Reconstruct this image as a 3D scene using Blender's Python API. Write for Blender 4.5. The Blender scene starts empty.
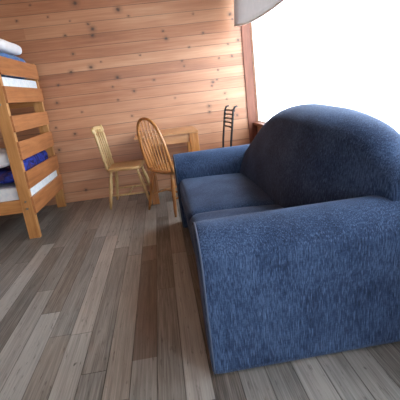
import bpy, bmesh, math, random
from mathutils import Vector, Matrix, Euler
random.seed(7)
S = 1.12            # everything below is laid out in units of the camera height
C = bpy.context.scene.collection
PI = math.pi

# ------------------------------------------------------------------ helpers
def rad(a): return math.radians(a)

class M:
    """small mesh collector in layout units"""
    def __init__(s): s.bm = bmesh.new()
    def poly(s, vs, fs, smooth=False):
        v = [s.bm.verts.new(p) for p in vs]
        for f in fs:
            try:
                fc = s.bm.faces.new([v[i] for i in f]); fc.smooth = smooth
            except ValueError: pass
        return v
    def box(s, x0, x1, y0, y1, z0, z1, b=0.0, mat=None):
        t = bmesh.new()
        bmesh.ops.create_cube(t, size=1)
        for v in t.verts:
            v.co = Vector(((x0+x1)/2+v.co.x*(x1-x0), (y0+y1)/2+v.co.y*(y1-y0), (z0+z1)/2+v.co.z*(z1-z0)))
        if b > 0: bmesh.ops.bevel(t, geom=t.edges[:], offset=b, segments=2, affect='EDGES', profile=.6)
        s.merge(t, mat); return s
    def merge(s, t, mat=None, smooth=False):
        if mat is not None: bmesh.ops.transform(t, matrix=mat, verts=t.verts[:])
        me = bpy.data.meshes.new('tmp'); t.to_mesh(me); t.free()
        n = len(s.bm.faces)
        s.bm.from_mesh(me); bpy.data.meshes.remove(me)
        if smooth:
            s.bm.faces.ensure_lookup_table()
            for f in s.bm.faces[n:]: f.smooth = True
    def beam(s, p0, p1, w, d, up=(0,0,1), b=.002):
        """square bar between two points, w across, d along the up-ish axis"""
        p0, p1 = Vector(p0), Vector(p1); a = (p1-p0); L = a.length; a.normalize()
        sd = a.cross(Vector(up)).normalized(); u = sd.cross(a)
        m = Matrix((a, sd, u)).transposed().to_4x4(); m.translation = (p0+p1)/2
        return s.box(-L/2, L/2, -w/2, w/2, -d/2, d/2, b, m)
    def tube(s, pts, radii, n=10, cap=True):
        """swept circle through points with a radius for each"""
        pts = [Vector(p) for p in pts]
        if not hasattr(radii, '__len__'): radii = [radii]*len(pts)
        rings = []; prev = None
        for i, p in enumerate(pts):
            a = (pts[min(i+1, len(pts)-1)]-pts[max(i-1, 0)]).normalized()
            if prev is None:
                r = a.orthogonal().normalized()
            else:
                r = (prev-a*prev.dot(a)).normalized()
            prev = r; q = a.cross(r)
            rings.append([s.bm.verts.new(p+(r*math.cos(2*PI*k/n)+q*math.sin(2*PI*k/n))*radii[i]) for k in range(n)])
        for i in range(len(rings)-1):
            for k in range(n):
                f = s.bm.faces.new([rings[i][k], rings[i][(k+1)%n], rings[i+1][(k+1)%n], rings[i+1][k]]); f.smooth = True
        if cap:
            s.bm.faces.new(rings[0][::-1]); s.bm.faces.new(rings[-1])
        return s
    def turned(s, p0, p1, prof, n=12):
        """lathe: prof = [(t, radius)]"""
        p0, p1 = Vector(p0), Vector(p1)
        return s.tube([p0.lerp(p1, t) for t, r in prof], [r for t, r in prof], n)
    def soft(s, x0, x1, y0, y1, z0, z1, r, crown=0, seg=14, fn=None, mat=None):
        """upholstery: a box with rounded edges, bulging by crown"""
        t = bmesh.new()
        bmesh.ops.create_cube(t, size=2)
        bmesh.ops.subdivide_edges(t, edges=t.edges[:], cuts=seg, use_grid_fill=True)
        c = Vector(((x0+x1)/2, (y0+y1)/2, (z0+z1)/2)); h = Vector(((x1-x0)/2, (y1-y0)/2, (z1-z0)/2))
        rr = min(r, min(h)*.999)
        for v in t.verts:
            u = v.co.copy()
            # spread the samples towards the edges
            w = Vector([math.sin(a*PI/2) for a in u])
            p = Vector((w.x*h.x, w.y*h.y, w.z*h.z))
            q = Vector([max(-(h[i]-rr), min(h[i]-rr, p[i])) for i in range(3)])
            d = p-q
            if d.length > 1e-9: p = q+d.normalized()*rr
            k = (1-abs(w.x)**2)*(1-abs(w.y)**2)
            p.z += crown*k*(1 if u.z > 0 else -.15)*abs(p.z)/h.z
            kx = (1-w.y**2)*(1-w.z**2)*abs(p.x)/h.x; p.x += math.copysign(crown*.35*kx, p.x)
            ky = (1-w.x**2)*(1-w.z**2)*abs(p.y)/h.y; p.y += math.copysign(crown*.2*ky, p.y)
            p += c
            if fn: p = Vector(fn(p))
            v.co = p
        s.merge(t, mat, True); return s
    def extrude_profile(s, prof, a0, a1, b=0, axis='X', smooth=True):
        """prof: closed list of 2-D points; axis X -> points are (y,z)"""
        t = bmesh.new()
        def P(a, p): return (a, p[0], p[1]) if axis == 'X' else ((p[0], a, p[1]) if axis == 'Y' else (p[0], p[1], a))
        A = [t.verts.new(P(a0, p)) for p in prof]; B = [t.verts.new(P(a1, p)) for p in prof]
        n = len(prof)
        for i in range(n):
            f = t.faces.new([A[i], A[(i+1)%n], B[(i+1)%n], B[i]]); f.smooth = smooth
        c0 = t.faces.new(A[::-1]); c1 = t.faces.new(B)
        bmesh.ops.recalc_face_normals(t, faces=t.faces[:])
        if b > 0: bmesh.ops.bevel(t, geom=list(set(c0.edges[:]+c1.edges[:])), offset=b, segments=4, affect='EDGES', profile=.5)
        s.merge(t, None, smooth); return s

ROOT = {}
def obj(name, m, mat, parent=None, loc=None):
    """link one mesh; a child keeps the origin of its root"""
    bm = m.bm
    bmesh.ops.remove_doubles(bm, verts=bm.verts[:], dist=1e-6)
    bmesh.ops.recalc_face_normals(bm, faces=bm.faces[:])
    if parent is not None:
        o0 = Vector(ROOT[parent.name])
    elif loc is not None: o0 = Vector(loc)
    else:
        xs = [v.co for v in bm.verts]
        o0 = Vector(((min(p.x for p in xs)+max(p.x for p in xs))/2, (min(p.y for p in xs)+max(p.y for p in xs))/2, min(p.z for p in xs)))
    for v in bm.verts: v.co = (v.co-o0)*S
    me = bpy.data.meshes.new(name); bm.to_mesh(me); bm.free()
    o = bpy.data.objects.new(name, me); C.objects.link(o)
    me.materials.append(mat)
    if parent is not None: o.parent = parent
    else: o.location = o0*S
    ROOT[o.name] = o0
    return o
def thing(name, label, cat, loc, group=None):
    o = bpy.data.objects.new(name, None); C.objects.link(o); o.empty_display_size = .1
    o.location = Vector(loc)*S; ROOT[o.name] = Vector(loc)
    return tag(o, label, cat, group)
def tag(o, label, cat, group=None):
    o['label'] = label; o['category'] = cat
    if group: o['group'] = group
    return o
def struct(name, m, mat):
    o = obj(name, m, mat); o['kind'] = 'structure'; return o

# ------------------------------------------------------------------ materials
class N:
    def __init__(s, name):
        s.m = bpy.data.materials.new(name); s.m.use_nodes = True
        s.t = s.m.node_tree; s.b = s.t.nodes['Principled BSDF']
    def n(s, ty, **k):
        o = s.t.nodes.new(ty)
        for a, v in k.items(): setattr(o, a, v)
        return o
    def l(s, a, b): s.t.links.new(a, b)
    def inp(s, sock, v):
        if hasattr(v, 'default_value') or hasattr(v, 'links'): s.l(v, sock)
        else: sock.default_value = v
    def math(s, op, a, b=None, c=None):
        o = s.n('ShaderNodeMath', operation=op); s.inp(o.inputs[0], a)
        if b is not None: s.inp(o.inputs[1], b)
        if c is not None: s.inp(o.inputs[2], c)
        return o.outputs[0]
    def vec(s, x, y, z):
        o = s.n('ShaderNodeCombineXYZ'); s.inp(o.inputs[0], x); s.inp(o.inputs[1], y); s.inp(o.inputs[2], z); return o.outputs[0]
    def noise(s, v, scale, detail=3, rough=.5, dist=0):
        o = s.n('ShaderNodeTexNoise'); s.l(v, o.inputs['Vector']); o.inputs['Scale'].default_value = scale
        o.inputs['Detail'].default_value = detail; o.inputs['Roughness'].default_value = rough; o.inputs['Distortion'].default_value = dist
        return o.outputs['Fac']
    def ramp(s, f, stops, interp='LINEAR'):
        o = s.n('ShaderNodeValToRGB'); r = o.color_ramp; r.interpolation = interp
        while len(r.elements) < len(stops): r.elements.new(.5)
        for e, (p, c) in zip(r.elements, stops):
            e.position = p; e.color = (*c, 1) if hasattr(c, '__len__') else (c, c, c, 1)
        s.l(f, o.inputs[0]); return o.outputs[0]
    def mix(s, f, a, b, mode='MIX'):
        o = s.n('ShaderNodeMix', data_type='RGBA', blend_type=mode)
        s.inp(o.inputs[0], f)
        for i, v in ((6, a), (7, b)):
            if isinstance(v, tuple): o.inputs[i].default_value = (*v, 1)
            else: s.l(v, o.inputs[i])
        return o.outputs[2]
    def bump(s, h, strength, dist=.005):
        o = s.n('ShaderNodeBump'); o.inputs['Strength'].default_value = strength; o.inputs['Distance'].default_value = dist
        s.l(h, o.inputs['Height']); s.l(o.outputs[0], s.b.inputs['Normal'])
    def scaled(s, v, sc):
        o = s.n('ShaderNodeMapping'); o.inputs['Scale'].default_value = sc; s.l(v, o.inputs[0]); return o.outputs[0]
    def pos(s):
        g = s.n('ShaderNodeNewGeometry'); mp = s.n('ShaderNodeVectorMath', operation='SCALE')
        s.l(g.outputs['Position'], mp.inputs[0]); mp.inputs['Scale'].default_value = 1/S; return mp.outputs[0]
    def ocoord(s): return s.n('ShaderNodeTexCoord').outputs['Object']
    def fin(s, col, rough=.5, spec=.5):
        s.inp(s.b.inputs['Base Color'], col if not isinstance(col, tuple) else (*col, 1))
        s.inp(s.b.inputs['Roughness'], rough); s.b.inputs['Specular IOR Level'].default_value = spec
        return s.m

def planks(name, across, along, pitch, off, seglen, stops, grain=(.55, 1.3), knots=None, rough=.4, seam=.02, seamdark=.35, spec=.5, var=.35, gsc=1, clear=False, tint=None, contrast=1, brown=None, specks=0):
    k = N(name); P = k.pos(); sp = k.n('ShaderNodeSeparateXYZ'); k.l(P, sp.inputs[0])
    A = sp.outputs[across]; L = sp.outputs[along]
    u = k.math('DIVIDE', k.math('SUBTRACT', A, off), pitch)
    # the seams wander a little, as sawn boards do
    row = k.math('FLOOR', u); fr = k.math('FRACT', u)
    wn = k.n('ShaderNodeTexWhiteNoise', noise_dimensions='1D'); k.l(row, wn.inputs['W'])
    r1 = wn.outputs['Value']
    lv = k.math('ADD', k.math('DIVIDE', L, seglen), k.math('MULTIPLY', r1, 7.3))
    seg = k.math('FLOOR', lv); lf = k.math('FRACT', lv)
    w2 = k.n('ShaderNodeTexWhiteNoise', noise_dimensions='2D'); k.l(k.vec(row, seg, 0), w2.inputs['Vector'])
    rb = w2.outputs['Value']
    # grain: long streaks, shifted on each board
    gv = k.vec(k.math('MULTIPLY', A, 26*gsc), k.math('ADD', k.math('MULTIPLY', L, 1.1), k.math('MULTIPLY', rb, 37)), k.math('MULTIPLY', rb, 91))
    g1 = k.noise(gv, 1.0, 4, .6, .6)
    gv2 = k.vec(k.math('MULTIPLY', A, 110*gsc), k.math('ADD', k.math('MULTIPLY', L, 2.2), k.math('MULTIPLY', rb, 17)), 0)
    g2 = k.noice(gv2, 1.0, 3, .6) if hasattr(k, 'noice') else k.noise(gv2, 1.0, 3, .6)
    blot = k.noise(k.scaled(P, (1.6, 1.6, 1.6)), 1.0, 3, .6)
    tone = k.math('ADD', k.math('MULTIPLY', rb, var), k.math('ADD', k.math('MULTIPLY', g1, .5), k.math('ADD', k.math('MULTIPLY', g2, .35), k.math('MULTIPLY', blot, .25))))
    tone = k.math('DIVIDE', tone, var+1.1)
    if contrast != 1: tone = k.math('ADD', k.math('MULTIPLY', k.math('SUBTRACT', tone, .5), contrast), .5)
    col = k.ramp(tone, stops)
    if specks:      # short dark scratches and filled knots
        sv = k.noise(k.vec(k.math('MULTIPLY', A, 60), k.math('MULTIPLY', L, 9), k.math('MULTIPLY', rb, 50)), 1, 3, .7)
        col = k.mix(k.math('MULTIPLY', k.ramp(sv, [(.60, 0), (.74, 1)]), specks), col, (.035, .028, .024))
        kv_ = k.noise(k.scaled(P, (26, 15, 1)), 1, 1)
        col = k.mix(k.math('MULTIPLY', k.ramp(kv_, [(.76, 0), (.82, 1)]), .75), col, (.03, .024, .02))
        lv_ = k.noise(k.vec(k.math('MULTIPLY', A, 190), k.math('MULTIPLY', L, 5), k.math('MULTIPLY', rb, 50)), 1, 3, .6)
        col = k.mix(k.math('MULTIPLY', k.ramp(lv_, [(.45, 0), (.7, 1)]), .35), col, (.50, .49, .475))
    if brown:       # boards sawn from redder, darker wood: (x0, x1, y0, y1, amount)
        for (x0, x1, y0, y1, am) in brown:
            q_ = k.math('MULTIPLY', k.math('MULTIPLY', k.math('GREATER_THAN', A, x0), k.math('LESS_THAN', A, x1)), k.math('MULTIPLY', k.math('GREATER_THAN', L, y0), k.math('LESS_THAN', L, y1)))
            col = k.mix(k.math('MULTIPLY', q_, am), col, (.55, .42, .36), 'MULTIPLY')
    if tint:      # boards that lean to another hue
        w3 = k.n('ShaderNodeTexWhiteNoise', noise_dimensions='2D'); k.l(k.vec(k.math('ADD', row, 71), seg, 0), w3.inputs['Vector'])
        col = k.mix(k.math('MULTIPLY', k.math('POWER', w3.outputs['Value'], 2.0), tint[1]), col, tint[0], 'MULTIPLY')
    h = g2
    if knots:
        kv = k.n('ShaderNodeVectorMath', operation='ADD'); k.l(P, kv.inputs[0])
        nz = k.n('ShaderNodeTexNoise'); k.l(P, nz.inputs['Vector']); nz.inputs['Scale'].default_value = 30
        sc = k.n('ShaderNodeVectorMath', operation='SCALE'); k.l(nz.outputs['Color'], sc.inputs[0]); sc.inputs['Scale'].default_value = .022
        k.l(sc.outputs[0], kv.inputs[1])
        flat = k.n('ShaderNodeVectorMath', operation='MULTIPLY'); k.l(kv.outputs[0], flat.inputs[0])
        flat.inputs[1].default_value = (.85, 0, 1)
        cur = None
        for (kx, kz, kr) in knots:
            d = k.n('ShaderNodeVectorMath', operation='DISTANCE'); k.l(flat.outputs[0], d.inputs[0])
            d.inputs[1].default_value = ((kx+.011)*.85, 0, kz+.011)
            q = k.math('DIVIDE', d.outputs['Value'], kr)
            cur = q if cur is None else k.math('MINIMUM', cur, q)
        kc = k.ramp(k.math('DIVIDE', cur, 3.2), [(0, .95), (.16, .92), (.28, .62), (.40, .34), (.70, .14), (1, 0)])
        kc2 = k.math('MULTIPLY', kc, 1.0)
        col = k.mix(kc2, col, (.055, .022, .012))
    # seams
    e = k.math('MINIMUM', fr, k.math('SUBTRACT', 1, fr))
    sm = k.math('LESS_THAN', e, seam)
    if seglen < 50:
        e2 = k.math('MINIMUM', lf, k.math('SUBTRACT', 1, lf))
        sm = k.math('MAXIMUM', sm, k.math('LESS_THAN', e2, seam*pitch/seglen))
    # the line is heavier on some stretches than others
    vary = k.ramp(k.noise(k.vec(k.math('MULTIPLY', row, 9.1), k.math('MULTIPLY', L, 2.0), 0), 1, 2), [(.3, .35), (.65, 1.0)])
    col = k.mix(k.math('MULTIPLY', sm, k.math('MULTIPLY', vary, seamdark)), col, (.02, .012, .008))
    hh = k.math('SUBTRACT', k.math('MULTIPLY', g2, .12), sm)
    k.bump(hh, .45, .003)
    rg = k.math('ADD', rough-.1, k.math('MULTIPLY', g1, .2))
    if clear:
        k.b.inputs['Coat Weight'].default_value = clear; k.b.inputs['Coat Roughness'].default_value = .45
    return k.fin(col, rg, spec)

def wood(name, c0, c1, c2, axis=2, rough=.4, spec=.5, sc=1.0):
    k = N(name); v = k.ocoord()
    s_ = [38*sc]*3; s_[axis] = 2.4*sc
    g = k.noise(k.scaled(v, s_), 1, 4, .6, .5)
    b = k.noise(v, 5, 2)
    t = k.math('ADD', k.math('MULTIPLY', g, .75), k.math('MULTIPLY', b, .25))
    k.bump(g, .12, .002)
    return k.fin(k.ramp(t, [(.3, c0), (.5, c1), (.7, c2)]), rough, spec)

def fabric(name, base, dark, light, vert=True, fleck=.5):
    k = N(name); P = k.ocoord()
    st = k.noise(k.scaled(P, (210, 210, 22)), 1, 3, .65)
    cr = k.noise(k.scaled(P, (60, 60, 240)), 1, 2, .6)
    bl = k.noise(P, 4.5, 3, .55)
    c = k.ramp(k.math('ADD', k.math('MULTIPLY', st, .55), k.math('ADD', k.math('MULTIPLY', bl, .3), k.math('MULTIPLY', cr, .15))), [(.40, dark), (.5, base), (.62, light)])
    fl = k.ramp(k.noise(k.scaled(P, (260, 260, 17)), 1, 1, .5), [(.58, 0), (.72, 1)])
    c = k.mix(k.math('MULTIPLY', fl, fleck), c, tuple(min(1, x*2.6+.03) for x in light))
    k.bump(k.math('ADD', st, k.math('MULTIPLY', cr, .6)), .35, .0015)
    k.b.inputs['Sheen Weight'].default_value = .12; k.b.inputs['Sheen Roughness'].default_value = .45
    k.b.inputs['Sheen Tint'].default_value = (.55, .68, 1, 1)
    return k.fin(c, .85, .2)

def plain(name, col, rough=.6, spec=.4, metal=0, nz=.08, nscale=14, bump=.0):
    k = N(name); f = k.noise(k.ocoord(), nscale, 4)
    lo = tuple(c*(1-nz) for c in col); hi = tuple(min(1, c*(1+nz)) for c in col)
    k.b.inputs['Metallic'].default_value = metal
    if bump: k.bump(f, bump, .004)
    return k.fin(k.ramp(f, [(.35, lo), (.65, hi)]), rough, spec)

# knots where the photograph has them: (x, height, radius) on the back wall
KN = [(75,3,.022),(16.5,21,.010),(65,35.5,.011),(88,24,.012),(92.5,29,.020),(92.5,35.5,.015),(118,9.5,.021),(128.5,16,.009),
      (91,67,.019),(117.5,77.5,.017),(166,38.5,.015),(163,31,.009),(112.5,87,.009),(154,80,.010),(134,91,.013),(73,54,.012),
      (71,72,.015),(58,85,.011),(230,14,.017),(232.5,19,.010),(238,40,.013),(228,44,.010),(232,56,.011),(219,58,.008),(182,61,.010),(184,66,.009),
      (213,82,.014),(217,80,.010),(225,93,.010),(193,14,.009),(218,70,.008),(209,106,.014),(209.5,112,.012),(227,99,.008),(237,115,.012),
      (212,86,.010),(189,47,.009),(57,103,.014),(82,112,.009),(101,62,.008),(56,128,.010),(75,134,.014),(132,116,.010),(59,150,.014),
      (86,190,.012),(118,100,.009),(48,17,.008),(70,21,.007),(140,55,.008),(203,33,.010),(175,98,.008),(30,5,.008)]
CAMR = ((0.98669892,-0.14252318,0.07818179),(-0.11451579,-0.26807105,0.95656889),(-0.11537496,-0.95279854,-0.28082657))
FPX = 367.54
def wallpoint(px, py, Y=4.03):
    r = [CAMR[i][0]*(px-200)+CAMR[i][1]*(py-200)+CAMR[i][2]*FPX for i in range(3)]
    t = Y/r[1]; return r[0]*t, 1+r[2]*t
knots = [(*wallpoint(a, b), r*.8) for a, b, r in KN]

PINE = [(.20, (.24, .078, .034)), (.42, (.43, .178, .083)), (.58, (.55, .275, .148)), (.80, (.70, .44, .28))]
m_wall = planks('pine_wall', 2, 0, .11106, 0, 90, PINE, knots=knots, rough=.45, seam=.026, seamdark=.75, var=.3, spec=.8, gsc=.55, clear=.6, contrast=1.2)
m_wall_side = planks('pine_wall_side', 2, 1, .11106, 0, 4.3, PINE, rough=.42, seam=.028, seamdark=.75, var=.3, spec=.6, gsc=.9)
m_ceil = planks('ceiling_boards', 0, 1, .11, 0, 99, [(.2, (.32, .16, .09)), (.8, (.50, .30, .18))], rough=.6, seam=.03, seamdark=.4)
m_floor = planks('laminate_floor', 0, 1, .0997, .0543, 1.25,
                 [(.22, (.070, .068, .062)), (.40, (.150, .151, .143)), (.56, (.255, .258, .248)), (.75, (.42, .43, .42))],
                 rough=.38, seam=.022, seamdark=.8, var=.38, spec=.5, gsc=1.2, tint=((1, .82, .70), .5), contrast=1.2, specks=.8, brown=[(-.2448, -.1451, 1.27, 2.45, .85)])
m_trim = wood('red_pine_trim', (.13, .042, .026), (.21, .072, .042), (.28, .10, .06), 2, .4)
m_bed = wood('bunk_pine', (.36, .15, .045), (.52, .25, .085), (.62, .33, .13), 2, .4)
m_bedy = wood('bunk_pine_slats', (.31, .110, .036), (.44, .175, .062), (.54, .24, .095), 1, .4)
m_bedx = wood('bunk_pine_rails', (.36, .14, .045), (.52, .24, .08), (.62, .32, .12), 0, .4)
m_pale = wood('pale_pine', (.44, .29, .12), (.60, .43, .21), (.72, .55, .30), 2, .35, sc=1.2)
m_palex = wood('pale_pine_seat', (.46, .27, .11), (.60, .38, .17), (.70, .48, .25), 0, .35, sc=.8)
m_oak = wood('honey_oak', (.30, .12, .035), (.46, .20, .06), (.60, .31, .12), 2, .28, .6)
m_oakx = wood('honey_oak_top', (.30, .13, .045), (.46, .22, .08), (.58, .32, .14), 0, .3, .9)
m_sofa = fabric('blue_woven_fabric', (.025, .050, .114), (.011, .022, .056), (.060, .104, .20), fleck=.26)
m_pipe = plain('piping_fabric', (.07, .09, .14), .8, .2)
m_under = plain('dark_lining', (.012, .014, .02), .9, .1)
m_black = plain('black_metal', (.012, .012, .014), .4, .5, nz=.2)
m_white = plain('white_cotton', (.86, .89, .95), .85, .1, nz=.06, nscale=6, bump=.15)
m_valance = plain('grey_blind_fabric', (.56, .54, .53), .85, .1, nz=.05)
_nt = m_valance.node_tree; _tl = _nt.nodes.new('ShaderNodeBsdfTranslucent'); _tl.inputs[0].default_value = (.72, .71, .72, 1)
_mx = _nt.nodes.new('ShaderNodeMixShader'); _mx.inputs[0].default_value = .35
_nt.links.new(_nt.nodes['Principled BSDF'].outputs[0], _mx.inputs[1]); _nt.links.new(_tl.outputs[0], _mx.inputs[2]); _nt.links.new(_mx.outputs[0], _nt.nodes['Material Output'].inputs['Surface'])
m_frame = plain('white_paint', (.82, .82, .80), .4, .5, nz=.03)
m_bolt = plain('steel', (.35, .33, .30), .35, .5, 1)
m_out = plain('pale_decking', (.85, .86, .86), .8, .2)

def patterned(name, c0, c1, c2, scale=9, kind='swirl'):
    k = N(name); v = k.ocoord()
    f = k.noise(v, scale, 3, .6, 1.2)
    g = k.noise(v, scale*2.3, 2, .5, .5)
    col = k.ramp(f, [(.40, c0), (.48, c1), (.56, c0), (.62, c2)])
    col = k.mix(k.ramp(g, [(.5, 0), (.6, .6)]), col, c1)
    k.bump(f, .3, .01); return k.fin(col, .7, .2)
m_navy = patterned('navy_sleeping_bag', (.012, .014, .085), (.035, .06, .42), (.06, .035, .12), 7)
m_teal = patterned('blue_patterned_quilt', (.14, .26, .42), (.08, .20, .58), (.38, .52, .62), 16)
k = N('mattress_ticking'); v = k.ocoord(); br = k.noise(k.scaled(v, (14, 14, 60)), 1, 2)
lines = k.ramp(k.noise(v, 26, 2), [(.45, 0), (.6, 1)])
m_matt = k.fin(k.mix(k.math('MULTIPLY', lines, .35), (.80, .87, .93), (.52, .66, .80)), .8, .2)

# glass: clear with a faint reflection
k = N('window_glass'); t = k.t
tr = k.n('ShaderNodeBsdfTransparent'); tr.inputs[0].default_value = (.97, .98, .98, 1)
gl = k.n('ShaderNodeBsdfGlossy'); gl.inputs['Roughness'].default_value = .02
lw = k.n('ShaderNodeLayerWeight'); lw.inputs[0].default_value = .5
fr_ = k.math('ADD', .03, k.math('MULTIPLY', k.math('POWER', lw.outputs['Facing'], 5.0), .5))
mx = k.n('ShaderNodeMixShader'); k.l(fr_, mx.inputs[0]); k.l(tr.outputs[0], mx.inputs[1]); k.l(gl.outputs[0], mx.inputs[2])
k.l(mx.outputs[0], t.nodes['Material Output'].inputs['Surface']); m_glass = k.m

# ------------------------------------------------------------------ room
XL, XR, YB, YF, ZC = -3.05, 1.055, 4.03, -2.2, 2.15
T = .09
struct('floor', M().box(XL-T, XR+T, YF-T, YB+T, -.08, 0), m_floor)
struct('ceiling', M().box(XL-T, XR+T, YF-T, YB+T, ZC, ZC+.08), m_ceil)
struct('wall_back', M().box(XL, XR+T, YB, YB+T, 0, ZC), m_wall)
struct('wall_left', M().box(XL-T, XL, YF-T, YB+T, 0, ZC), m_wall_side)
W3_FILL = (-.35, .75, .10, 1.9)  # unseen window behind the camera, added to light the near sofa arm
w = M(); w.box(XL, W3_FILL[0], YF-T, YF, 0, ZC); w.box(W3_FILL[1], XR+T, YF-T, YF, 0, ZC); w.box(W3_FILL[0], W3_FILL[1], YF-T, YF, 0, W3_FILL[2]); w.box(W3_FILL[0], W3_FILL[1], YF-T, YF, W3_FILL[3], ZC)
struct('wall_front', w, m_ceil)
# right wall: the window in view, plus an unseen one added for light
W1 = (.78, 4.012, .612, 1.93); W2_FILL = (-1.30, .15, .10, 1.93)
w = M()
w.box(XR, XR+T, YF, YB, 0, W2_FILL[2]); w.box(XR, XR+T, YF, YB, 1.93, ZC)
w.box(XR, XR+T, W1[1], YB, W2_FILL[2], 1.93); w.box(XR, XR+T, W2_FILL[1], W1[0], W2_FILL[2], 1.93); w.box(XR, XR+T, YF, W2_FILL[0], W2_FILL[2], 1.93)
w.box(XR, XR+T, W1[0], W1[1], W2_FILL[2], W1[2])
struct('wall_right', w, m_wall_side)
struct('trim_1', M().box(.960, 1.052, YB-.016, YB, 0, ZC, .003), m_trim)
def window(i, y0, y1, z0, z1, mull):
    f = M(); a, b = XR+.012, XR+.0895; q = .012
    f.box(a, b, y0, y1, z0, z0+q, .003); f.box(a, b, y0, y1, z1-q, z1, .003)
    f.box(a, b, y0, y0+q, z0, z1, .003); f.box(a, b, y1-q, y1, z0, z1, .003)
    for y in mull: f.box(a, b, y-.018, y+.018, z0, z1, .003)
    w = struct('window_%d' % i, f, m_frame)
    p = obj('pane', M().box(XR+.030, XR+.034, y0+q*.8, y1-q*.8, z0+q*.8, z1-q*.8), m_glass, w)
    return w
ROOT_FIX = None
window(1, *W1, (1.12,)); window(2, *W2_FILL, (-.58,))  # the second is out of view, added as fill for the near sofa arm
f = M(); q = .02
for a in ((W3_FILL[0], W3_FILL[0]+q), (W3_FILL[1]-q, W3_FILL[1]), (.18, .22)): f.box(a[0], a[1], YF-.06, YF-.02, W3_FILL[2], W3_FILL[3], .003)
for a in ((W3_FILL[2], W3_FILL[2]+q), (W3_FILL[3]-q, W3_FILL[3])): f.box(W3_FILL[0], W3_FILL[1], YF-.06, YF-.02, a[0], a[1], .003)
w3 = struct('window_3', f, m_frame)  # front-wall window out of view, put in as fill light
obj('pane', M().box(W3_FILL[0]+q*.8, W3_FILL[1]-q*.8, YF-.042, YF-.038, W3_FILL[2]+q*.8, W3_FILL[3]-q*.8), m_glass, w3)
struct('trim_2', M().box(XR-.045, XR+.011, W1[0], 4.012, W1[2]-.028, W1[2]+.002, .004), m_trim)   # sill board
struct('trim_3', M().box(XR-.014, XR, W1[0]-.07, W1[0], W1[2]-.03, W1[3]+.07, .003), m_trim)
struct('trim_4', M().box(XR-.014, XR, W1[0], 3.955, W1[3], W1[3]+.07, .003), m_trim)
struct('baseboard_left', M().box(XL, XL+.014, YF, YB, 0, .07, .003), m_trim)
# outside: a pale deck under an overcast sky
g = struct('deck_outside', M().box(-25, 30, -25, 40, -.35, -.2), m_out)

# ------------------------------------------------------------------ window blind (curved hem) near the corner
v = thing('window_valance', 'grey fabric window valance with curved hem hanging at the window corner', 'valance', (.95, 3.0, 1.52))
plan = [(.870, 3.93), (.905, 3.86), (.930, 3.70), (.942, 3.50), (.944, 3.2), (.944, 2.9), (.944, 2.6), (.944, 2.3), (.944, 2.0), (.944, 1.6), (.944, 1.2), (.944, .9)]
hem = [1.582, 1.572, 1.557, 1.543, 1.528, 1.522, 1.526, 1.540, 1.555, 1.57, 1.58, 1.58]
m = M(); n = len(plan)
vs, fs = [], []; ROWS = 8
for off in (0, .008):
    for j in range(ROWS+1):
        for i, (x, y) in enumerate(plan):
            z = hem[i]+(2.02-hem[i])*j/ROWS
            vs.append((x+off+.035*(j/ROWS), y-off*.3, z))
R_ = n*(ROWS+1)
for j in range(ROWS):
    for i in range(n-1):
        a = j*n+i; fs += [(a, a+1, a+n+1, a+n), (R_+a, R_+a+n, R_+a+n+1, R_+a+1)]
for i in range(n-1):
    fs += [(i, R_+i, R_+i+1, i+1)]; a = ROWS*n+i; fs += [(a, a+1, R_+a+1, R_+a)]
for j in range(ROWS):
    for i in (0, n-1):
        a = j*n+i; fs += [(a, a+n, R_+a+n, R_+a)]
m.poly(vs, fs, True)
obj('valance_cloth', m, m_valance, v)
m = M(); m.tube([(x+.004, y, z+.004) for (x, y), z in zip(plan, hem)], .007, 8)
obj('hem_binding', m, m_frame, v)
m = M(); m.box(.985, 1.045, .85, 3.93, 2.0, 2.03, .004)
obj('headrail', m, m_frame, v)

# ------------------------------------------------------------------ sofa
SX0, SX1, SY0, SY1 = .062, .85, 1.10, 2.87
sofa = thing('sofa', 'dark blue woven fabric two-seat sofa with arched back and padded arms', 'sofa', (.45, 1.97, 0))
def arm_prof(y_out, sgn, n=22):
    # outer face -> rolled top -> inner face; sgn +1 when the inside is towards +y
    zc, r, wd = .452, .118, .235
    yo = y_out
    pts = [(yo+sgn*.004, .010), (yo, .03), (yo-sgn*.004, .18), (yo-sgn*.012, .30), (yo-sgn*.022, .38)]
    cy = yo+sgn*(r-.030)
    for i in range(n+1):
        a = PI-(PI)*i/n
        pts.append((cy+sgn*r*math.cos(a)*(1 if math.cos(a) < 0 else 1.06), zc+r*math.sin(a)))
    pts += [(yo+sgn*.205, .38), (yo+sgn*.2, .03), (yo+sgn*.198, .010)]
    return pts
for y_out, sg in ((SY0, 1), (SY1, -1)):
    m = M(); pr = arm_prof(y_out, sg)
    # several rings along the arm so it dips slightly in the middle
    t = bmesh.new(); st = [SX0, SX0+.006, SX0+.018, SX0+.04, .2, .35, .5, .65, .78, .83, SX1]
    ins = [.014, .006, .0015, 0, 0, 0, 0, 0, 0, .004, .016]
    cy = sum(p[0] for p in pr)/len(pr); cz = .3
    rings = []
    for x, i_ in zip(st, ins):
        ring = []
        for (y, z) in pr:
            d = Vector((y-cy, z-cz)); L = d.length; d = d*(1-i_/max(L, .05))
            ring.append(t.verts.new((x, cy+d.x, max(.010, cz+d.y))))
        rings.append(ring)
    for a, b in zip(rings, rings[1:]):
        for i in range(len(pr)):
            t.faces.new([a[i], a[(i+1)%len(pr)], b[(i+1)%len(pr)], b[i]])
    t.faces.new(rings[0][::-1]); t.faces.new(rings[-1])
    m.merge(t, None, True)
    arm = obj('arm', m, m_sofa, sofa)
    m = M(); pth = [(SX0+.006, cy+(y-cy)*.985, cz+(z-cz)*.985) for y, z in pr]
    pth = [p for p in pth]
    m.tube(pth[:], .0036, 8)
    obj('piping', m, m_pipe, arm)
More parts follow.
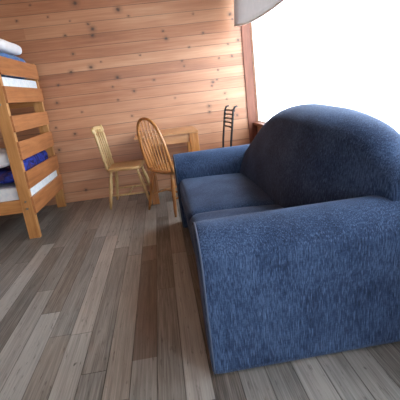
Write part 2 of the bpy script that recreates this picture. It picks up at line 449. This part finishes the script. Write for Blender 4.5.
# base and front apron
m = M(); m.box(.098, .80, SY0+.19, SY1-.19, .04, .29, .012)
obj('base', m, m_sofa, sofa)
# seat cushions
def cush(y0, y1):
    m = M()
    def fn(p):
        return (p.x, p.y, p.z-.018*max(0, (p.x-.1))/.5)
    m.soft(.078, .60, y0, y1, .275, .405, .05, .028, 16, fn)
    c = obj('seat_cushion', m, m_sofa, sofa)
    return c
cush(SY0+.192, 1.83); cush(1.834, SY1-.192)
# arched backrest: top line against y
TOP = [(1.14, .66), (1.19, .735), (1.25, .784), (1.32, .818), (1.40, .838), (1.50, .852), (1.62, .863), (1.78, .868), (1.93, .874), (2.06, .866), (2.18, .845), (2.30, .805), (2.41, .745), (2.52, .682), (2.67, .60), (2.78, .53), (2.84, .47)]
def top(y):
    for (a, za), (b, zb) in zip(TOP, TOP[1:]):
        if a <= y <= b:
            t = (y-a)/(b-a); return za+(zb-za)*t
    return TOP[-1][1]
def topS(y): return sum(top(min(2.84, max(1.14, y+d))) for d in (-.06, -.03, 0, .03, .06))/5
m = M(); t = bmesh.new(); rings = []
ys = [1.14+(2.84-1.14)*i/56 for i in range(57)]
for iy, y in enumerate(ys):
    z1 = topS(y)+.0; e = min(1, (iy)/22, (56-iy)/6); e = math.sin(e*PI/2)
    r = .09
    sec = []
    xf0, xb = .545, .945
    zc = z1-r
    def xf(z): return xf0+(z-.30)*.20
    pr_ = []
    for i in range(9):
        z = .29+(zc-.29)*i/8; bul = .022*math.sin(PI*i/8)
        pr_.append((xf(z)-bul, z))
    x_f = xf(zc); wd = xb-.01-x_f
    for i in range(1, 12):
        a = PI-PI*i/12
        pr_.append((x_f+wd/2+wd/2*math.cos(a), zc+r*math.sin(a)))
    pr_ += [(xb-.01, zc), (xb, .35), (xb, .05), (.60, .05), (.60, .25)]
    cx = .87 if iy < 30 else .70
    rings.append([t.verts.new((cx+(x-cx)*((.40+.60*e) if iy < 30 else (.60+.40*e)), y, z if z < .3 else .3+(z-.3)*(.95+.05*e))) for x, z in pr_])
for a, b in zip(rings, rings[1:]):
    for i in range(len(a)):
        t.faces.new([a[i], a[(i+1)%len(a)], b[(i+1)%len(a)], b[i]])
t.faces.new(rings[0][::-1]); t.faces.new(rings[-1])
m.merge(t, None, True)
obj('backrest', m, m_sofa, sofa)
for x, y in ((.10, SY0+.05), (.10, SY1-.05), (.75, SY0+.05), (.75, SY1-.05)):
    m = M(); m.box(x-.022, x+.022, y-.022, y+.022, 0, .034, .003); obj('foot', m, m_black, sofa)

# ------------------------------------------------------------------ bunk bed
bed = thing('bunk_bed', 'pine bunk bed with wide horizontal end slats against the board wall', 'bunk bed', (-1.9, 3.45, 0))
BX1, BX0, BY0, BY1 = -1.112, -2.85, 2.985, 3.93
PW, PT = .088, .045
def post(x0, y0, top_):
    m = M(); m.box(x0, x0+PW, y0, y0+PT, 0, top_, .004)
    return obj('post', m, m_bed, bed)
p1 = post(BX1-PW, BY0, 1.44)
for z in (.317, .258, 1.14, 1.08):
    b = M(); b.tube([(BX1-PW/2, BY0+.001, z), (BX1-PW/2, BY0-.006, z)], .009, 10); obj('bolt', b, m_bolt, p1)
post(BX1-PW, BY1-PT, 1.44); post(BX0, BY0, 1.44); post(BX0, BY1-PT, 1.44)
SL = [(.208, .348), (.417, .556), (.650, .792), (.866, .990), (1.085, 1.208), (1.291, 1.424)]
for z0, z1 in SL:
    m = M(); m.box(BX1, BX1+.018, BY0+.003, BY1-.02, z0, z1, .003); obj('end_slat', m, m_bedy, bed)
for z0, z1 in SL:
    m = M(); m.box(BX0-.018, BX0, BY0+.003, BY1-.003, z0, z1, .003); obj('end_slat', m, m_bedy, bed)
for z0, z1 in ((.226, .335), (1.05, 1.16)):
    for y in (BY0+.012, BY1-.045):
        m = M(); m.box(BX0+PW-.03, BX1-PW, y, y+.028, z0, z1, .003); obj('side_rail', m, m_bedx, bed)
    for i in range(12):
        x = BX0+.12+i*.135
        m = M(); m.box(x, x+.08, BY0+.04, BY1-.045, z1-.062, z1-.044, .002); obj('base_slat', m, m_bedy, bed)
MX1 = BX1-.006
for z0, z1, lab in ((.292, .435, 'white mattress on the lower bunk, showing through the end slats'), (1.118, 1.285, 'white mattress on the upper bunk of the pine bed')):
    t_ = thing('mattress', lab, 'mattress', (-1.9, 3.45, z0))
    m = M(); m.soft(BX0+PW+.005, BX1-.006, BY0+.048, BY1-.05, z0, z1, .02, .0, 12)
    mm = obj('mattress_cover', m, m_matt, t_)
# bedding: pillows and quilts with a lumpy cloth surface
from mathutils import noise as mn
def lumpy(x0, x1, y0, y1, z0, z1, r, crown, amp, fr, seed, minz=None, step=None):
    m = M()
    def fn(p):
        n_ = mn.noise_vector(Vector((p.x*fr+seed, p.y*fr, p.z*fr)))
        q = p+Vector(n_)*amp
        if step and q.z > (z0+z1)/2:
            k_ = max(0, min(1, (p.x-step[0])/(step[1]-step[0]))); q.z += step[2]*k_*k_*(3-2*k_)
        if minz is not None: q.z = max(minz, q.z)
        return q
    m.soft(x0, x1, y0, y1, z0, z1, r, crown, 22, fn); return m
tag(obj('sleeping_bag', lumpy(-1.75, -1.14, 3.10, 3.80, .465, .555, .045, .006, .012, 7, 3, .450, step=(-1.22, -1.17, .085)), m_navy), 'dark navy and purple sleeping bag crumpled on the lower bunk', 'sleeping bag')
tag(obj('pillow', lumpy(-1.80, -1.240, 3.07, 3.42, .598, .715, .05, .03, .010, 6, 9, .59), m_white), 'white pillow lying on the sleeping bag of the lower bunk', 'pillow')
tag(obj('folded_quilt', lumpy(-1.80, -1.132, 3.22, 3.80, 1.295, 1.488, .06, .008, .008, 8, 5, 1.289), m_teal), 'blue patterned quilt folded under the white pillow on the upper bunk', 'quilt')
tag(obj('pillow', lumpy(-1.85, -1.135, 3.30, 3.76, 1.507, 1.590, .036, .000, .006, 6, 1, 1.50), m_white), 'white pillow at the top of the upper bunk, on the blue quilt', 'pillow')

# ------------------------------------------------------------------ chairs and table
def place(cx, cy, yaw):
    c, s_ = math.cos(yaw), math.sin(yaw)
    return lambda x, y, z: (cx+x*c-y*s_, cy+x*s_+y*c, z)
# pale pine chair: faces +x in its own frame
cx, cy, yaw = -.384, 3.680, rad(-5)
P = place(cx, cy, yaw)
ch = thing('dining_chair', 'pale pine spindle-back chair by the board wall next to the bunk bed', 'chair', (cx, cy, 0))
LEGP = [(0, .012), (.05, .015), (.10, .011), (.13, .017), (.17, .012), (.30, .018), (.45, .019), (.55, .015), (.58, .020), (.61, .014), (.8, .016), (1, .011)]
LEGP = [(t, r*1.0) for t, r in LEGP]
tops = [(-.135, -.13), (-.135, .13), (.115, -.13), (.115, .13)]
feet = [(-.195, -.17), (-.195, .17), (.205, -.165), (.205, .165)]
for a, b in zip(tops, feet):
    m = M(); m.turned(P(*a, .375), P(*b, 0), LEGP); obj('leg', m, m_pale, ch)
def at(i, t):
    a, b = tops[i], feet[i]; return P(a[0]+(b[0]-a[0])*t, a[1]+(b[1]-a[1])*t, .375*(1-t))
SP = [(0, .006), (.3, .009), (.5, .011), (.7, .009), (1, .006)]
for a, b in ((0, 2), (1, 3)):
    m = M(); m.turned(at(a, .66), at(b, .66), SP, 8); obj('stretcher', m, m_pale, ch)
m = M(); mid = lambda p, q: tuple((u+v)/2 for u, v in zip(p, q))
m.turned(mid(at(0, .66), at(2, .66)), mid(at(1, .66), at(3, .66)), SP, 8); obj('stretcher', m, m_pale, ch)
m = M()
t = bmesh.new(); out = []
for i in range(40):
    a = 2*PI*i/40; c_, s_ = math.cos(a), math.sin(a); e_ = .42
    x = math.copysign(abs(c_)**e_, c_)*(.19 if c_ < 0 else .168); y = math.copysign(abs(s_)**e_, s_)*(.185-.012*(x < 0))
    out.append((x, y))
lo = [t.verts.new(P(x*.96, y*.96, .365)) for x, y in out]; m1 = [t.verts.new(P(x, y, .375)) for x, y in out]
m2 = [t.verts.new(P(x, y, .390)) for x, y in out]; m3 = [t.verts.new(P(x*.96, y*.96, .397)) for x, y in out]
m4 = [t.verts.new(P(x*.6, y*.6, .386)) for x, y in out]
for A_, B_ in ((lo, m1), (m1, m2), (m2, m3), (m3, m4)):
    for i in range(40): t.faces.new([A_[i], A_[(i+1)%40], B_[(i+1)%40], B_[i]])
t.faces.new(lo[::-1]); t.faces.new(m4)
m.merge(t, None, True)
obj('seat', m, m_palex, ch)
BK = .050      # lean of the back
def bk(y, z): return P(-.165-BK*(z-.39)/.40*1.15, y, z)
for y in (-.155, .155):
    m = M(); m.turned(bk(y*.9, .385), bk(y*1.02, .80), [(0, .012), (.1, .015), (.18, .009), (.22, .016), (.5, .012), (.78, .016), (.82, .009), (.88, .015), (1, .010)]); obj('back_post', m, m_pale, ch)
for y in (-.075, .0, .075):
    m = M(); m.turned(bk(y*.9, .385), bk(y*1.02, .765), [(0, .006), (.3, .008), (.5, .009), (.7, .008), (1, .006)], 8); obj('spindle', m, m_pale, ch)
m = M(); pts = []
t = bmesh.new(); R = []
for i in range(13):
    y = -.19+.38*i/12; bow = -.018*(1-(y/.19)**2)
    zt = .795-.012*(abs(y)/.19)**3; zb = .740+.006*math.cos(y*25)
    x0 = -.165-BK*(zb-.39)/.40*1.15+bow; x1 = -.165-BK*(zt-.39)/.40*1.15+bow-.004
    R.append([t.verts.new(P(x0-.012, y, zb)), t.verts.new(P(x0+.012, y, zb)), t.verts.new(P(x1+.011, y, zt-.004)), t.verts.new(P(x1, y, zt+.003)), t.verts.new(P(x1-.011, y, zt-.004))])
for a, b in zip(R, R[1:]):
    for i in range(5): t.faces.new([a[i], a[(i+1)%5], b[(i+1)%5], b[i]])
t.faces.new(R[0][::-1]); t.faces.new(R[-1]); m.merge(t, None, True)
obj('crest_rail', m, m_pale, ch)

# honey oak hoop-back chair, half turned from the camera
ox, oy, oyaw = .068, 3.275, rad(35)
Q = place(ox, oy, oyaw)
oc = thing('dining_chair', 'honey oak hoop-back spindle chair in front of the small table, behind the sofa arm', 'chair', (ox, oy, 0))
otop = [(-.125, .13), (-.125, -.13), (.125, .13), (.125, -.13)]
ofeet = [(-.20, .205), (-.20, -.205), (.19, .18), (.19, -.18)]
OL = [(0, .011), (.08, .014), (.12, .011), (.16, .016), (.35, .019), (.5, .016), (.54, .020), (.58, .014), (.8, .015), (1, .010)]
for a, b in zip(otop, ofeet):
    m = M(); m.turned(Q(*a, .37), Q(*b, 0), OL); obj('leg', m, m_oak, oc)
def oat(i, t):
    a, b = otop[i], ofeet[i]; return Q(a[0]+(b[0]-a[0])*t, a[1]+(b[1]-a[1])*t, .37*(1-t))
for a, b in ((0, 2), (1, 3)):
    m = M(); m.turned(oat(a, .6), oat(b, .6), SP, 8); obj('stretcher', m, m_oak, oc)
m = M(); m.turned(mid(oat(0, .6), oat(2, .6)), mid(oat(1, .6), oat(3, .6)), SP, 8); obj('stretcher', m, m_oak, oc)
m = M(); t = bmesh.new(); out = []
for i in range(40):
    a = 2*PI*i/40; c_, s_ = math.cos(a), math.sin(a); e_ = .62
    out.append((math.copysign(abs(c_)**e_, c_)*.195, math.copysign(abs(s_)**e_, s_)*.2))
L_ = [[t.verts.new(Q(x*k_, y*k_, z)) for x, y in out] for k_, z in ((.9, .358), (1, .374), (1, .386), (.95, .396), (.55, .382))]
for A_, B_ in zip(L_, L_[1:]):
    for i in range(40): t.faces.new([A_[i], A_[(i+1)%40], B_[(i+1)%40], B_[i]])
t.faces.new(L_[0][::-1]); t.faces.new(L_[-1]); m.merge(t, None, True)
obj('seat', m, m_oakx, oc)
def hoop(a):   # a from 0 to pi ; returns local y, z
    c_ = math.cos(a); return .178*math.copysign(abs(c_)**.85, c_)*(1+.24*math.sin(a)), .385+.455*abs(math.sin(a))**.80
def lean(z): return -.150-.19*(z-.385)
m = M(); pts = []
for i in range(33):
    a = PI*i/32; y, z = hoop(a); pts.append(Q(lean(z), y, z))
m.tube(pts, .0125, 10); obj('hoop', m, m_oak, oc)
for i in range(7):
    yb = -.115+.23*i/6; yt = yb*1.38
    a = min((abs(hoop(q_*PI/400)[0]-yt), q_*PI/400) for q_ in range(401))[1]; zt = hoop(a)[1]
    m = M(); m.turned(Q(-.15, yb, .385), Q(lean(zt), yt, zt), [(0, .005), (.25, .0072), (.6, .005), (1, .004)], 8); obj('spindle', m, m_oak, oc)

# table against the back wall
tb = thing('side_table', 'small honey oak table against the board wall between the chairs', 'table', (.04, 3.72, 0))
m = M(); m.box(-.255, .346, 3.46, 3.97, .640, .662, .005); obj('tabletop', m, m_oakx, tb)
for (a, b) in ((-.178, -.112), (.258, .340)):
    for (c_, d) in ((3.468, 3.53), (3.895, 3.957)):
        m = M(); m.box(a, b, c_, d, 0, .640, .004); obj('leg', m, m_oak, tb)
for (y0, y1) in ((3.485, 3.505), (3.925, 3.945)):
    m = M(); m.box(-.112, .262, y0, y1, .56, .640); obj('apron', m, m_oakx, tb)
for (x0, x1) in ((-.155, -.135), (.285, .305)):
    m = M(); m.box(x0, x1, 3.53, 3.895, .56, .640); obj('apron', m, m_oak, tb)

# black metal ladder-back chair, faces the table (-x)
bx, by = .462, 3.62
B = place(bx, by, rad(184))
bc = thing('metal_chair', 'black metal ladder-back chair standing behind the sofa by the window corner', 'chair', (bx, by, 0))
for y in (-.155, .155):
    m = M(); m.tube([B(-.20, y, 0), B(-.165, y, .40), B(-.175, y, .50), B(-.222, y, .79), B(-.238, y, .825), B(-.265, y, .832)], [.011]*4+[.010, .009], 10)
    obj('back_post', m, m_black, bc)
    m = M(); m.tube([B(.075, y, .40), B(.09, y, 0)], .011, 10); obj('leg', m, m_black, bc)
for i in range(5):
    z = .64+i*.038; x = -.20-.05*(z-.655)/.2
    m = M(); m.tube([B(x, -.155, z), B(x-.012, 0, z), B(x, .155, z)], .008, 8); obj('rung', m, m_black, bc)
m = M(); m.box(-.17, .09, -.17, .17, .392, .42, .008, Matrix.Translation((bx, by, 0)) @ Matrix.Rotation(rad(184), 4, 'Z')); obj('seat', m, m_under, bc)

# ------------------------------------------------------------------ light
wd = bpy.data.worlds.new('sky'); bpy.context.scene.world = wd; wd.use_nodes = True
bg = wd.node_tree.nodes['Background']; bg.inputs[0].default_value = (.90, .95, 1.0, 1); bg.inputs[1].default_value = 5.0
def portal(y0, y1, z0, z1):
    l = bpy.data.lights.new('window_portal', 'AREA'); l.shape = 'RECTANGLE'; l.size = (z1-z0)*S; l.size_y = (y1-y0)*S
    l.cycles.is_portal = True
    o = bpy.data.objects.new('window_portal', l); C.objects.link(o)
    o.location = ((XR+T+.01)*S, (y0+y1)/2*S, (z0+z1)/2*S); o.rotation_euler = (0, rad(90), 0)
portal(*W1); portal(*W2_FILL)
l = bpy.data.lights.new('window_portal', 'AREA'); l.shape = 'RECTANGLE'; l.size = (W3_FILL[1]-W3_FILL[0])*S; l.size_y = (W3_FILL[3]-W3_FILL[2])*S; l.cycles.is_portal = True
o = bpy.data.objects.new('window_portal', l); C.objects.link(o); o.location = ((W3_FILL[0]+W3_FILL[1])/2*S, (YF-T-.01)*S, (W3_FILL[2]+W3_FILL[3])/2*S); o.rotation_euler = (rad(90), 0, 0)

# ------------------------------------------------------------------ camera
cam = bpy.data.cameras.new('camera'); co = bpy.data.objects.new('camera', cam); C.objects.link(co)
R3 = Matrix(CAMR)
right = R3.col[0]; upv = -R3.col[1]; back = -R3.col[2]
mw = Matrix((right, upv, back)).transposed().to_4x4(); mw.translation = (0, 0, S)
co.matrix_world = mw
cam.sensor_width = 36; cam.lens = FPX/400*36; cam.clip_start = .02; cam.clip_end = 200
sc = bpy.context.scene; sc.camera = co
sc.view_settings.view_transform = 'Standard'; sc.view_settings.look = 'None'; sc.view_settings.gamma = 1
sc.view_settings.use_curve_mapping = False; sc.view_settings.exposure = .9
